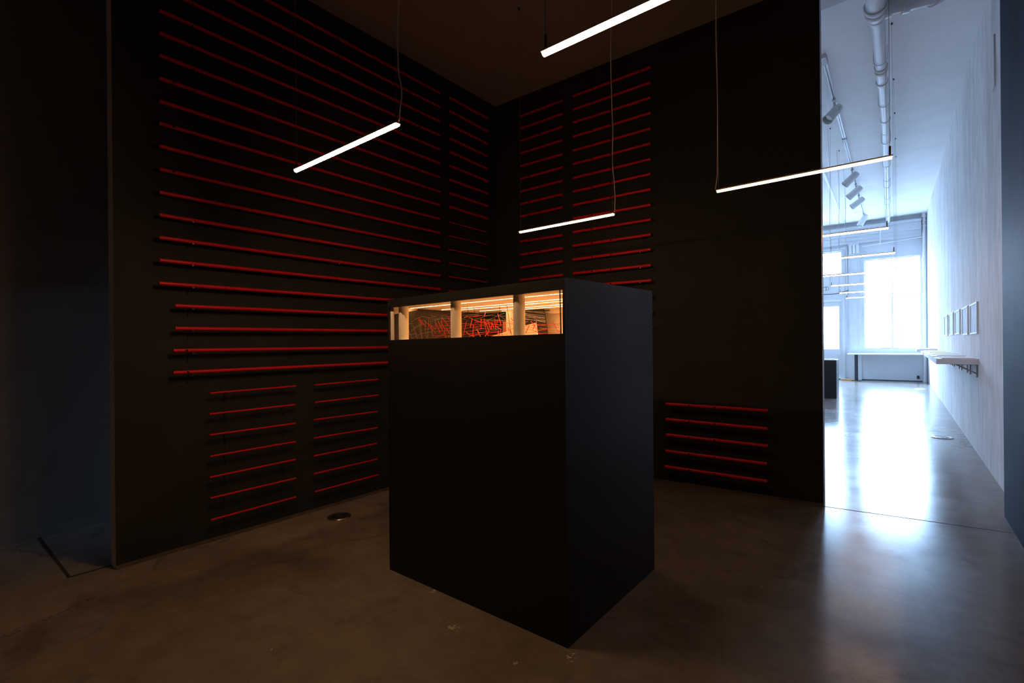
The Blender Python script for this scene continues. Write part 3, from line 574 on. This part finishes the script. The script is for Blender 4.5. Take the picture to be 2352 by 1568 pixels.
fx = [(.05, .01), (.15, -.004), (.4, .004), (.7, -.004)]
for k, (y, lab) in enumerate(((4.89, 'first hanging bar lamp inside the bright gallery, in front of the far cornice'), (6.28, 'second hanging bar lamp inside the gallery, level with the top of the far window'),
        (7.84, 'third hanging bar lamp inside the gallery, passing below the transom window'), (9.23, 'fourth hanging bar lamp inside the gallery, seen against the pilaster and window'),
        (10.66, 'fifth hanging bar lamp inside the gallery, second from the far end'), (11.95, 'sixth hanging bar lamp inside the gallery, nearest the window'))):
    lamp(-.87 if k else -.90, y, 'L', lab, fx, 'lamp_e')

# ------------------------------------------------------------------ black plinth with its lit window
PX0, PX1, PY0, PY1 = -2.257, -1.083, 1.71, 2.615
def pz(x, y): return 1.532-.0145*(PX1-x)+.0185*(y-1.72)
e = empty('plinth', ((PX0+PX1)/2, (PY0+PY1)/2, 0), 'tall black box plinth with a lit slot window, in the middle of the dark room', 'plinth')
T = .012
O = (-2.2455, -1.094, 1.288, 1.470, 1.299, 1.481)   # slot: left, right, bottom and top at left, bottom and top at right
mb = MB()
def plate(pts):   # prism through the thickness of the front board
    mb.hexa([(x, PY0, z) for x, z in pts], [(x, PY0+T, z) for x, z in pts])
plate([(PX0, 0), (PX1, 0), (PX1, O[4]), (O[1], O[4]), (O[0], O[2]), (PX0, O[2])])
plate([(PX0, O[2]), (O[0], O[2]), (O[0], O[3]), (PX0, O[3])])
plate([(O[1], O[4]), (PX1, O[4]), (PX1, O[5]), (O[1], O[5])])
plate([(PX0, O[3]), (O[0], O[3]), (O[1], O[5]), (PX1, O[5]), (PX1, pz(PX1, PY0)-T), (PX0, pz(PX0, PY0)-T)])
mb.build('front_panel', M['plinth'], parent=e)
def side(x0, x1, name, y0, y1):
    p = [(x0, y0), (x1, y0), (x1, y1), (x0, y1)]
    MB().hexa([(*q, 0) for q in p], [(*q, pz(*q)-T) for q in p]).build(name, M['plinth'], parent=e)
side(PX1-T, PX1, 'right_panel', PY0+T, PY1); side(PX0, PX0+T*.8, 'left_panel', PY0+T, PY1); side(PX0+T, PX1-T, 'rear_panel', PY1-T, PY1)
p = [(PX0, PY0), (PX1, PY0), (PX1, PY1), (PX0, PY1)]
MB().hexa([(*q, pz(*q)-T) for q in p], [(*q, pz(*q)) for q in p]).build('top_panel', M['plinth'], parent=e)

# the model room behind the slot
MX0, MX1, MY0, MY1, MZ0, MZ1 = PX0+T, PX1-T, PY0+T, PY1-T, 1.284, 1.474
g = empty('model_room', ((MX0+MX1)/2, 2.16, MZ0), 'lit miniature room with columns, red sticks and grey threads inside the plinth slot', 'scale model')
MB().box((MX0, MY0, MZ0-.012), (MX1, MY1, MZ0)).build('model_floor', M['cream'], parent=g)
def mz(x): return 1.4735+(x+2.2455)*.0095
MB().hexa([(MX0, MY0, mz(MX0)), (MX1, MY0, mz(MX1)), (MX1, MY1, mz(MX1)), (MX0, MY1, mz(MX0))], [(MX0, MY0, 1.497), (MX1, MY0, 1.497), (MX1, MY1, 1.497), (MX0, MY1, 1.497)]).build('model_ceiling', M['cream'], parent=g)
MB().box((MX0, MY1-.006, MZ0), (MX1, MY1, mz(MX0))).build('model_back_wall', M['cream'], parent=g)
MB().box((MX0, MY0, MZ0), (MX0+.002, MY1, mz(MX0))).build('model_side_wall', M['cream'], parent=g)
MB().box((MX1-.002, MY0, MZ0), (MX1, MY1, mz(MX0))).build('model_side_wall', M['cream'], parent=g)
MB().box((MX0+.002, MY0+.002, MZ0), (MX0+.024, MY0+.006, mz(MX0))).build('corner_strip', M['cream'], parent=g)
xa = MX0+.004
mb = MB(); prof = [(1.735, MZ0), (2.50, MZ0), (2.50, 1.4735), (1.92, 1.4735), (1.91, 1.466), (1.735, 1.432)]
mb.hexa([(xa, y, z) for y, z in prof], [(xa+.004, y, z) for y, z in prof]); mb.build('model_dark_wall', M['modelbrown'], parent=g)
mb = MB(); prof = [(xa, MZ0), (-1.703, MZ0), (-1.738, 1.4775), (xa, 1.4735)]
mb.hexa([(x, 2.50, z) for x, z in prof], [(x, 2.506, z) for x, z in prof]); mb.build('model_black_wall', M['modelblack'], parent=g)
MB().box((-1.73, 2.55, 1.452), (MX1-.002, 2.592, mz(-1.7))).build('model_header', M['cream'], parent=g)
for x, yy in ((-2.174, 1.757), (-1.762, 1.757), (-1.358, 1.757)):
    MB().tube([(x, yy, MZ0), (x, yy, mz(x))], .0275, 32).build('model_column', M['cream'], parent=g)
MB().box((-1.9275, 2.36, MZ0), (-1.886, 2.40, mz(-1.9))).build('model_pillar', M['cream'], parent=g)
MB().box((-2.075, 2.03, MZ0), (-2.045, 2.06, mz(-2.05))).build('model_pillar', M['cream'], parent=g)
MB().box((-1.955, 2.36, MZ0), (-1.929, 2.366, 1.403)).build('model_panel', M['wood'], parent=g)
mb = MB(); mb.hexa(SLAB, [(x, y+.012, z) for x, y, z in SLAB]); mb.build('model_slab', M['cream'], parent=g)
MB().hexa([(-1.118, 1.728, MZ0), (-1.1135, 1.728, MZ0), (-1.1135, 1.731, MZ0), (-1.118, 1.731, MZ0)], [(-1.1215, 1.728, mz(-1.12)), (-1.117, 1.728, mz(-1.12)), (-1.117, 1.731, mz(-1.12)), (-1.1215, 1.731, mz(-1.12))]).build('model_post', M['modelblack'], parent=g)
for y, x0 in ((1.86, -2.235), (2.07, -2.20), (2.165, -2.14), (2.33, -2.12), (2.43, -2.02)):
    x1 = MX1-.012
    q = lambda x, s: (x, y+s*.0018, mz(x)-.0003)
    MB().quad([q(x0, -1), q(x1, -1), q(x1, 1), q(x0, 1)]).build('light_strip', M['strip'], parent=g)
for s in STICKS: MB().tube([s[:3], s[3:]], .0019, 8).build('red_stick', M['stick'], parent=g)
for s in THIN_STICKS: MB().tube([s[:3], s[3:]], .0011, 6).build('red_stick', M['stick'], parent=g)
for s in THREADS: MB().tube([s[:3], s[3:]], .0006, 5).build('grey_thread', M['thread'], parent=g)
for s in POSTS: MB().tube([s[:3], s[3:]], .0011, 6).build('black_rod', M['modelblack'], parent=g)

# ------------------------------------------------------------------ round floor boxes
def floor_box(loc, r, label):
    e = empty('floor_outlet', loc, label, 'floor outlet', 'round steel floor outlets')
    MB().lathe([(r, .0), (r, .004), (r*.96, .009), (r*.80, .012), (r*.72, .011), (r*.70, .004)], 40).build('rim', M['steel'], parent=e, local=True)
    MB().lathe([(r*.70, .002), (r*.70, .0075)], 32).build('cover', M['darksteel'], parent=e, local=True)
    for k in (-1, 0, 1):
        MB().tube([(k*r*.38, 0, .007), (k*r*.38, 0, .0125)], r*.15, 14).build('socket_cap', M['steel'], parent=e, local=True)
    return e
floor_box((-3.247, 2.011, 0), .083, 'round steel floor outlet left of the plinth, close to the left black wall')
floor_box((.412, 8.50, 0), .115, 'round steel floor outlet in the bright gallery, nearer of the two there')
floor_box((.376, 17.0, 0), .115, 'round steel floor outlet at the far end of the bright gallery')

# ------------------------------------------------------------------ bright gallery: pipes
def along(y): return -.158-.0135*max(0, y-9)
e = empty('drain_pipe', (-.16, 5.75, hall_z(5.75)), 'white drain pipe hung under the gallery ceiling, running away to the window', 'pipe')
def pzc(y): return hall_z(y)-.155
MB().tube([(-.15, 5.10, hall_z(5.1)-.001), (-.15, 5.10, pzc(5.1)+.06), (-.15, 5.115, pzc(5.1)+.025), (-.15, 5.15, pzc(5.1)+.005), (-.15, 5.2, pzc(5.2)), (-.158, 5.66, pzc(5.66))], .078, 24).build('wide_pipe', M['pipe'], parent=e)
MB().tube([(along(5.6), 5.6, pzc(5.6)), (along(9), 9, pzc(9)), (along(YF-.3), YF-.3, pzc(YF-.3))], .052, 20).build('long_pipe', M['pipe'], parent=e)
for y, r in ((5.50, .096), (5.60, .092), (5.66, .078), (5.74, .072), (6.95, .066), (7.05, .064), (7.42, .066), (8.95, .062), (9.6, .058), (11.2, .062), (13.2, .062), (15.4, .062)):
    MB().tube([(along(y), y-.03, pzc(y-.03)), (along(y), y-.012, pzc(y-.012)), (along(y), y+.03, pzc(y+.03))], [r*.92, r, r*.95], 24).build('pipe_collar', M['rust'] if y in (6.95, 7.05) else M['pipe'], parent=e)
pb = [(-.16, 5.63, pzc(5.63)), (-.02, 5.65, pzc(5.63)+.004), (.10, 5.69, pzc(5.63)+.008), (.20, 5.75, pzc(5.63)+.03), (.30, 5.86, pzc(5.63)+.07), (.36, 6.0, hall_z(6.0)-.0)]
MB().tube(pb, .058, 20).build('branch_pipe', M['pipe'], parent=e)
for a_, b_ in ((0, 1), (1, 2), (3, 4)):
    q = Vector(pb[a_]).lerp(Vector(pb[b_]), .62); dv = (Vector(pb[b_])-Vector(pb[a_])).normalized()
    MB().tube([q-dv*.025, q+dv*.025], .074, 22).build('pipe_collar', M['pipe'], parent=e)
for y in (6.75, 8.2, 10.1, 11.8, 13.9, 16.2, 18.4):
    R_ = .06; c0 = Vector((along(y), y, pzc(y)))
    pts = [(c0.x-R_, y, hall_z(y)+.003)]+[(c0.x+R_*math.cos(PI+PI*k/10), y, c0.z+R_*math.sin(PI+PI*k/10)) for k in range(11)]+[(c0.x+R_, y, hall_z(y)+.003)]
    MB().tube(pts, .0045, 6).build('pipe_hanger', M['pipe'], parent=e)
e = empty('corner_pipe', (.595, YF-.1, 0), 'white vertical pipe in the far right corner beside the window', 'pipe')
MB().tube([(.585, YF-.075, 0), (.585, YF-.075, hall_z(YF)-.08)], .038, 20).build('riser', M['pipe'], parent=e)
for z in (4.92, 5.0, 5.08): MB().tube([(.585, YF-.075, z-.025), (.585, YF-.075, z+.025)], .055, 20).build('pipe_collar', M['pipe'], parent=e)
MB().tube([(.585, YF-.075, hall_z(YF)-.14), (.585, YF-.075, hall_z(YF)-.004)], .062, 20).build('pipe_cap', M['pipe'], parent=e)
e = empty('conduit', (-.24, YF-.09, 4.53), 'thin white conduit along the wall above the far window', 'conduit')
MB().tube([(-1.0, YF-.085, 4.47), (-.515, YF-.085, 4.505), (.54, YF-.085, 4.575)], .016, 10).build('horizontal_run', M['pipe'], parent=e)
MB().tube([(-.515, YF-.20, 5.05), (-.515, YF-.20, 4.62), (-.515, YF-.085, 4.505)], .014, 10).build('drop_run', M['pipe'], parent=e)
MB().tube([(-.545, YF-.085, 4.503), (-.485, YF-.085, 4.507)], .026, 12).build('junction', M['pipe'], parent=e)

# ------------------------------------------------------------------ track lighting
def track(x0, y0, x1, y1, w, label, mat, slot):
    e = empty('lighting_track', (x0, y0, hall_z(y0)), label, 'lighting track')
    def pr(xo, za, zb):
        return [(x0+xo[0], y0, hall_z(y0)+za), (x0+xo[1], y0, hall_z(y0)+za), (x1+xo[1], y1, hall_z(y1)+za), (x1+xo[0], y1, hall_z(y1)+za)]
    MB().hexa(pr((-w, w), -.034, 0), pr((-w, w), 0.003, 0)).build('track_body', mat, parent=e)
    if slot: MB().hexa(pr((-w*.3, w*.3), -.0355, 0), pr((-w*.3, w*.3), -.034, 0)).build('track_slot', M['darksteel'], parent=e)
    xm = lambda y: x0+(x1-x0)*(y-y0)/(y1-y0)
    if slot:
        for y in (y0+.03, 9.97): MB().hexa([(xm(y)-.03, y-.09, hall_z(y)-.05), (xm(y)+.03, y-.09, hall_z(y)-.05), (xm(y)+.03, y+.09, hall_z(y)-.05), (xm(y)-.03, y+.09, hall_z(y)-.05)],
                       [(xm(y)-.03, y-.09, hall_z(y)), (xm(y)+.03, y-.09, hall_z(y)), (xm(y)+.03, y+.09, hall_z(y)), (xm(y)-.03, y+.09, hall_z(y))]).build('track_feed', M['trimw'], parent=e)
    return e, xm
_, tx = track(-.665, 6.55, -.895, 20.0, .022, 'white lighting track with five spotlights on the gallery ceiling', M['tracksilver'], True)
track(-1.235, 11.6, -1.475, 20.0, .02, 'bare silver lighting track left of the spotlights near the far window', M['tracksilver'], False)
def spotlight(y, dirv, label, s=1.0):
    top = Vector((tx(y), y, hall_z(y)-.034))
    e = empty('spotlight', top, label, 'spotlight', 'grey track spotlights')
    q = Vector(dirv).normalized().to_track_quat('-Z', 'Y').to_matrix().to_4x4()
    MB().box((-.022, -.06, -.03), (.022, .06, 0)).build('track_adapter', M['spot'], parent=e, local=True)
    MB().tube([(0, 0, -.03), (0, 0, -.10)], .014, 12).build('swivel_stem', M['spot'], parent=e, local=True)
    B = Matrix.Translation((0, 0, -.16)) @ q @ Matrix.Scale(s, 4)
    body = MB().lathe([(.028, .11), (.05, .10), (.058, .06), (.060, -.02), (.062, -.14), (.066, -.145), (.066, -.165), (.058, -.165), (.054, -.11)], 28, B)
    bo = body.build('lamp_body', M['spot'], parent=e, local=True)
    MB().lathe([(.053, -.125), (.053, -.12)], 28, B).build('lens', M['reflector'], parent=bo, local=True)
    mb = MB()
    mb.tube([B @ Vector((.066, 0, .0)), B @ Vector((.066, .02, .05)), Vector((.02, 0, -.10)), Vector((-.02, 0, -.10)), B @ Vector((-.066, .02, .05)), B @ Vector((-.066, 0, .0))], .006, 8)
    mb.build('yoke', M['spot'], parent=e, local=True)
    return e
SP = ((7.95, (-.45, -.62, -.75), 'grey spotlight nearest the viewer on the gallery track, lens facing out', 1.05),
      (12.25, (-.75, -.10, -.75), 'second grey spotlight along the track, just below a bar lamp', 1.15),
      (13.75, (-.75, -.10, -.65), 'third grey spotlight along the track, middle of the cluster', 1.2),
      (15.2, (-.80, -.10, -.60), 'fourth grey spotlight along the track, last of the cluster', 1.2),
      (18.3, (-.45, -.10, -.85), 'fifth grey spotlight, alone at the window end of the track', 1.3))
for a in SP: spotlight(*a)

# ------------------------------------------------------------------ things on the right-hand white wall
def picture(y0, y1, z0, z1, label):
    e = empty('framed_print', (XR, (y0+y1)/2, (z0+z1)/2), label, 'picture', 'pale prints on the right white wall')
    t = .016; x0, x1 = XR-.016, XR+.001
    mb = MB(); mb.box((x0, y0, z0), (x1, y0+t, z1)).box((x0, y1-t, z0), (x1, y1, z1)).box((x0, y0+t, z0), (x1, y1-t, z0+t)).box((x0, y0+t, z1-t), (x1, y1-t, z1))
    mb.build('frame', M['white'], parent=e)
    MB().box((XR-.009, y0+t, z0+t), (x1, y1-t, z1-t)).build('print', M['print'], parent=e)
for (y0, y1, z1), w in zip(((7.33, 7.98, 1.69), (8.29, 8.95, 1.70), (9.37, 10.08, 1.715), (10.47, 11.27, 1.725), (11.66, 12.44, 1.74)),
        ('nearest and largest-looking', 'second from the front', 'middle one', 'fourth from the front', 'farthest')):
    picture(y0, y1, 1.34 if y0 < 9 else 1.365, z1, 'pale blue-grey framed print on the right white wall, %s of five' % w)
def shelf(y0, y1, xf, z, label):
    e = empty('wall_shelf', (XR, (y0+y1)/2, z), label, 'shelf', 'white display shelves on the right wall')
    MB().box((xf, y0, z-.012), (XR+.001, y1, z+.006)).build('shelf_board', M['white'], parent=e)
    mb = MB(); mb.box((xf, y0, z-.055), (XR, y0+.016, z-.012)).box((xf, y1-.016, z-.055), (XR, y1, z-.012)).box((xf, y0+.016, z-.055), (xf+.016, y1-.016, z-.012))
    mb.build('apron', M['white'], parent=e)
    MB().box((xf+.05, y0+.06, z+.006), (XR-.02, y1-.06, z+.016)).build('display_tray', M['white'], parent=e)
    for y in (y0+.07, y1-.12):
        mb = MB(); mb.box((XR-.012, y, z-.20), (XR+.001, y+.025, z-.055)).box((xf+.12, y, z-.062), (XR-.012, y+.025, z-.055))
        mb.hexa([(XR-.012, y+.006, z-.165), (XR-.012, y+.019, z-.165), (XR-.012, y+.019, z-.145), (XR-.012, y+.006, z-.145)],
                [(XR-.165, y+.006, z-.072), (XR-.165, y+.019, z-.072), (XR-.165, y+.019, z-.058), (XR-.165, y+.006, z-.058)])
        mb.build('bracket', M['zinc'], parent=e)
for (y0, y1, xf, z), w in zip(((7.36, 8.22, .312, 1.055), (8.36, 9.3, .316, 1.06), (9.46, 10.5, .320, 1.062), (10.65, 11.72, .322, 1.064), (11.86, 13.0, .315, 1.068), (15.0, 16.4, .285, 1.085)),
        ('nearest the viewer', 'second from the front', 'third from the front', 'fourth from the front', 'fifth from the front', 'farthest, beside the window')):
    shelf(y0, y1, xf, z, 'white bracketed display shelf on the right wall, %s' % w)
tag(MB().box((XR-.012, 5.96, 3.48), (XR+.001, 6.10, 3.93)).build('wall_plate', M['pipe'], origin=(XR, 6.03, 3.7)), 'narrow beige plate high on the right white wall near the dark jamb', 'wall plate')

# bench under the window
e = empty('window_bench', (-.4, YF-.33, 0), 'long white bench top on a black post under the far window', 'bench')
MB().box((-1.40, YF-.66, .862), (.535, YF-.001, .90)).build('bench_top', M['white'], parent=e)
MB().box((-1.205, YF-.62, .02), (-1.115, YF-.53, .862)).build('leg', M['darksteel'], parent=e)
MB().box((-1.28, YF-.69, 0), (-1.04, YF-.46, .02)).build('foot_plate', M['darksteel'], parent=e)
tag(MB().box((.385, YF-.035, .09), (.445, YF+.001, .19)).build('wall_outlet', M['darksteel'], origin=(.415, YF, .14)), 'small black outlet box low on the wall under the window bench', 'outlet')
# small plinth
e = empty('plinth', (-1.37, 13.35, 0), 'small dark plinth with a pale top in the bright gallery, beside the black wall edge', 'plinth')
MB().box((-1.60, 13.10, 0), (-1.14, 13.62, .86)).build('plinth_body', M['plinth'], parent=e)
MB().box((-1.60, 13.10, .86), (-1.14, 13.62, .875)).build('plinth_top', M['white'], parent=e)
MB().box((-1.43, 13.2, .875), (-1.19, 13.5, .883)).build('card', M['wood'], parent=e)
# sagging cable over the door
pts = [(-2.3+.9*k/16, YF-.05, 2.93+.10*(k/16)-.03*math.sin(PI*k/16)+.015*math.sin(7*k/16)) for k in range(17)]
tag(MB().tube(pts, .011, 8).build('cable', M['darksteel'], origin=(-1.85, YF-.05, 2.95)), 'thin dark cable draped above the far shop door', 'cable')
e = empty('wall_bell', (-2.04, YF, 3.15), 'small round pale bell on the wall above the far shop door', 'bell')
MB().tube([(-2.04, YF+.001, 3.15), (-2.04, YF-.03, 3.15)], .05, 20).build('base', M['trimw'], parent=e)
MB().tube([(-2.04, YF-.03, 3.15), (-2.04, YF-.05, 3.15), (-2.04, YF-.07, 3.15)], [.075, .07, .035], 20).build('gong', M['steel'], parent=e)

# ------------------------------------------------------------------ daylight, camera, view
w = bpy.data.worlds.new('sky'); scn.world = w; w.use_nodes = True
bg = w.node_tree.nodes['Background']; bg.inputs[0].default_value = (.41, .65, 1.0, 1); bg.inputs[1].default_value = SKY
def portal(x0, x1, z0, z1):
    l = bpy.data.lights.new('window_portal', 'AREA'); l.shape = 'RECTANGLE'; l.size = x1-x0; l.size_y = z1-z0; l.cycles.is_portal = True
    o = bpy.data.objects.new('window_portal', l); COL.objects.link(o); o.location = ((x0+x1)/2, YF+.29, (z0+z1)/2); o.rotation_euler = (-PI/2, 0, 0)
for q in (W1, W2, TR, (gx0, gx1, gz0, gz1)): portal(*q)

cam = bpy.data.cameras.new('camera'); co = bpy.data.objects.new('camera', cam); COL.objects.link(co)
YAW, ROLL, FPX, HOR = math.radians(38.57), math.radians(-.5), 1121., 794.
R0 = Vector((math.cos(YAW), math.sin(YAW), 0)); FW = Vector((-math.sin(YAW), math.cos(YAW), 0)); U0 = Vector((0, 0, 1))
Rv = R0*math.cos(ROLL)+U0*math.sin(ROLL); Uv = U0*math.cos(ROLL)-R0*math.sin(ROLL)
co.matrix_world = Matrix(((Rv.x, Uv.x, -FW.x, 0), (Rv.y, Uv.y, -FW.y, 0), (Rv.z, Uv.z, -FW.z, CZ), (0, 0, 0, 1)))
cam.sensor_width = 36; cam.sensor_fit = 'HORIZONTAL'; cam.lens = 36*FPX/2352; cam.clip_start = .01; cam.clip_end = 200
cam.shift_x = 0; cam.shift_y = (HOR-784)/2352
scn.camera = co
scn.view_settings.view_transform = 'Standard'; scn.view_settings.look = 'None'; scn.view_settings.gamma = 1; scn.view_settings.use_curve_mapping = False
scn.view_settings.exposure = 0
scn.cycles.use_denoising = True
scn.cycles.max_bounces = 10; scn.cycles.diffuse_bounces = 6; scn.cycles.transparent_max_bounces = 12
scn.cycles.sample_clamp_indirect = 8
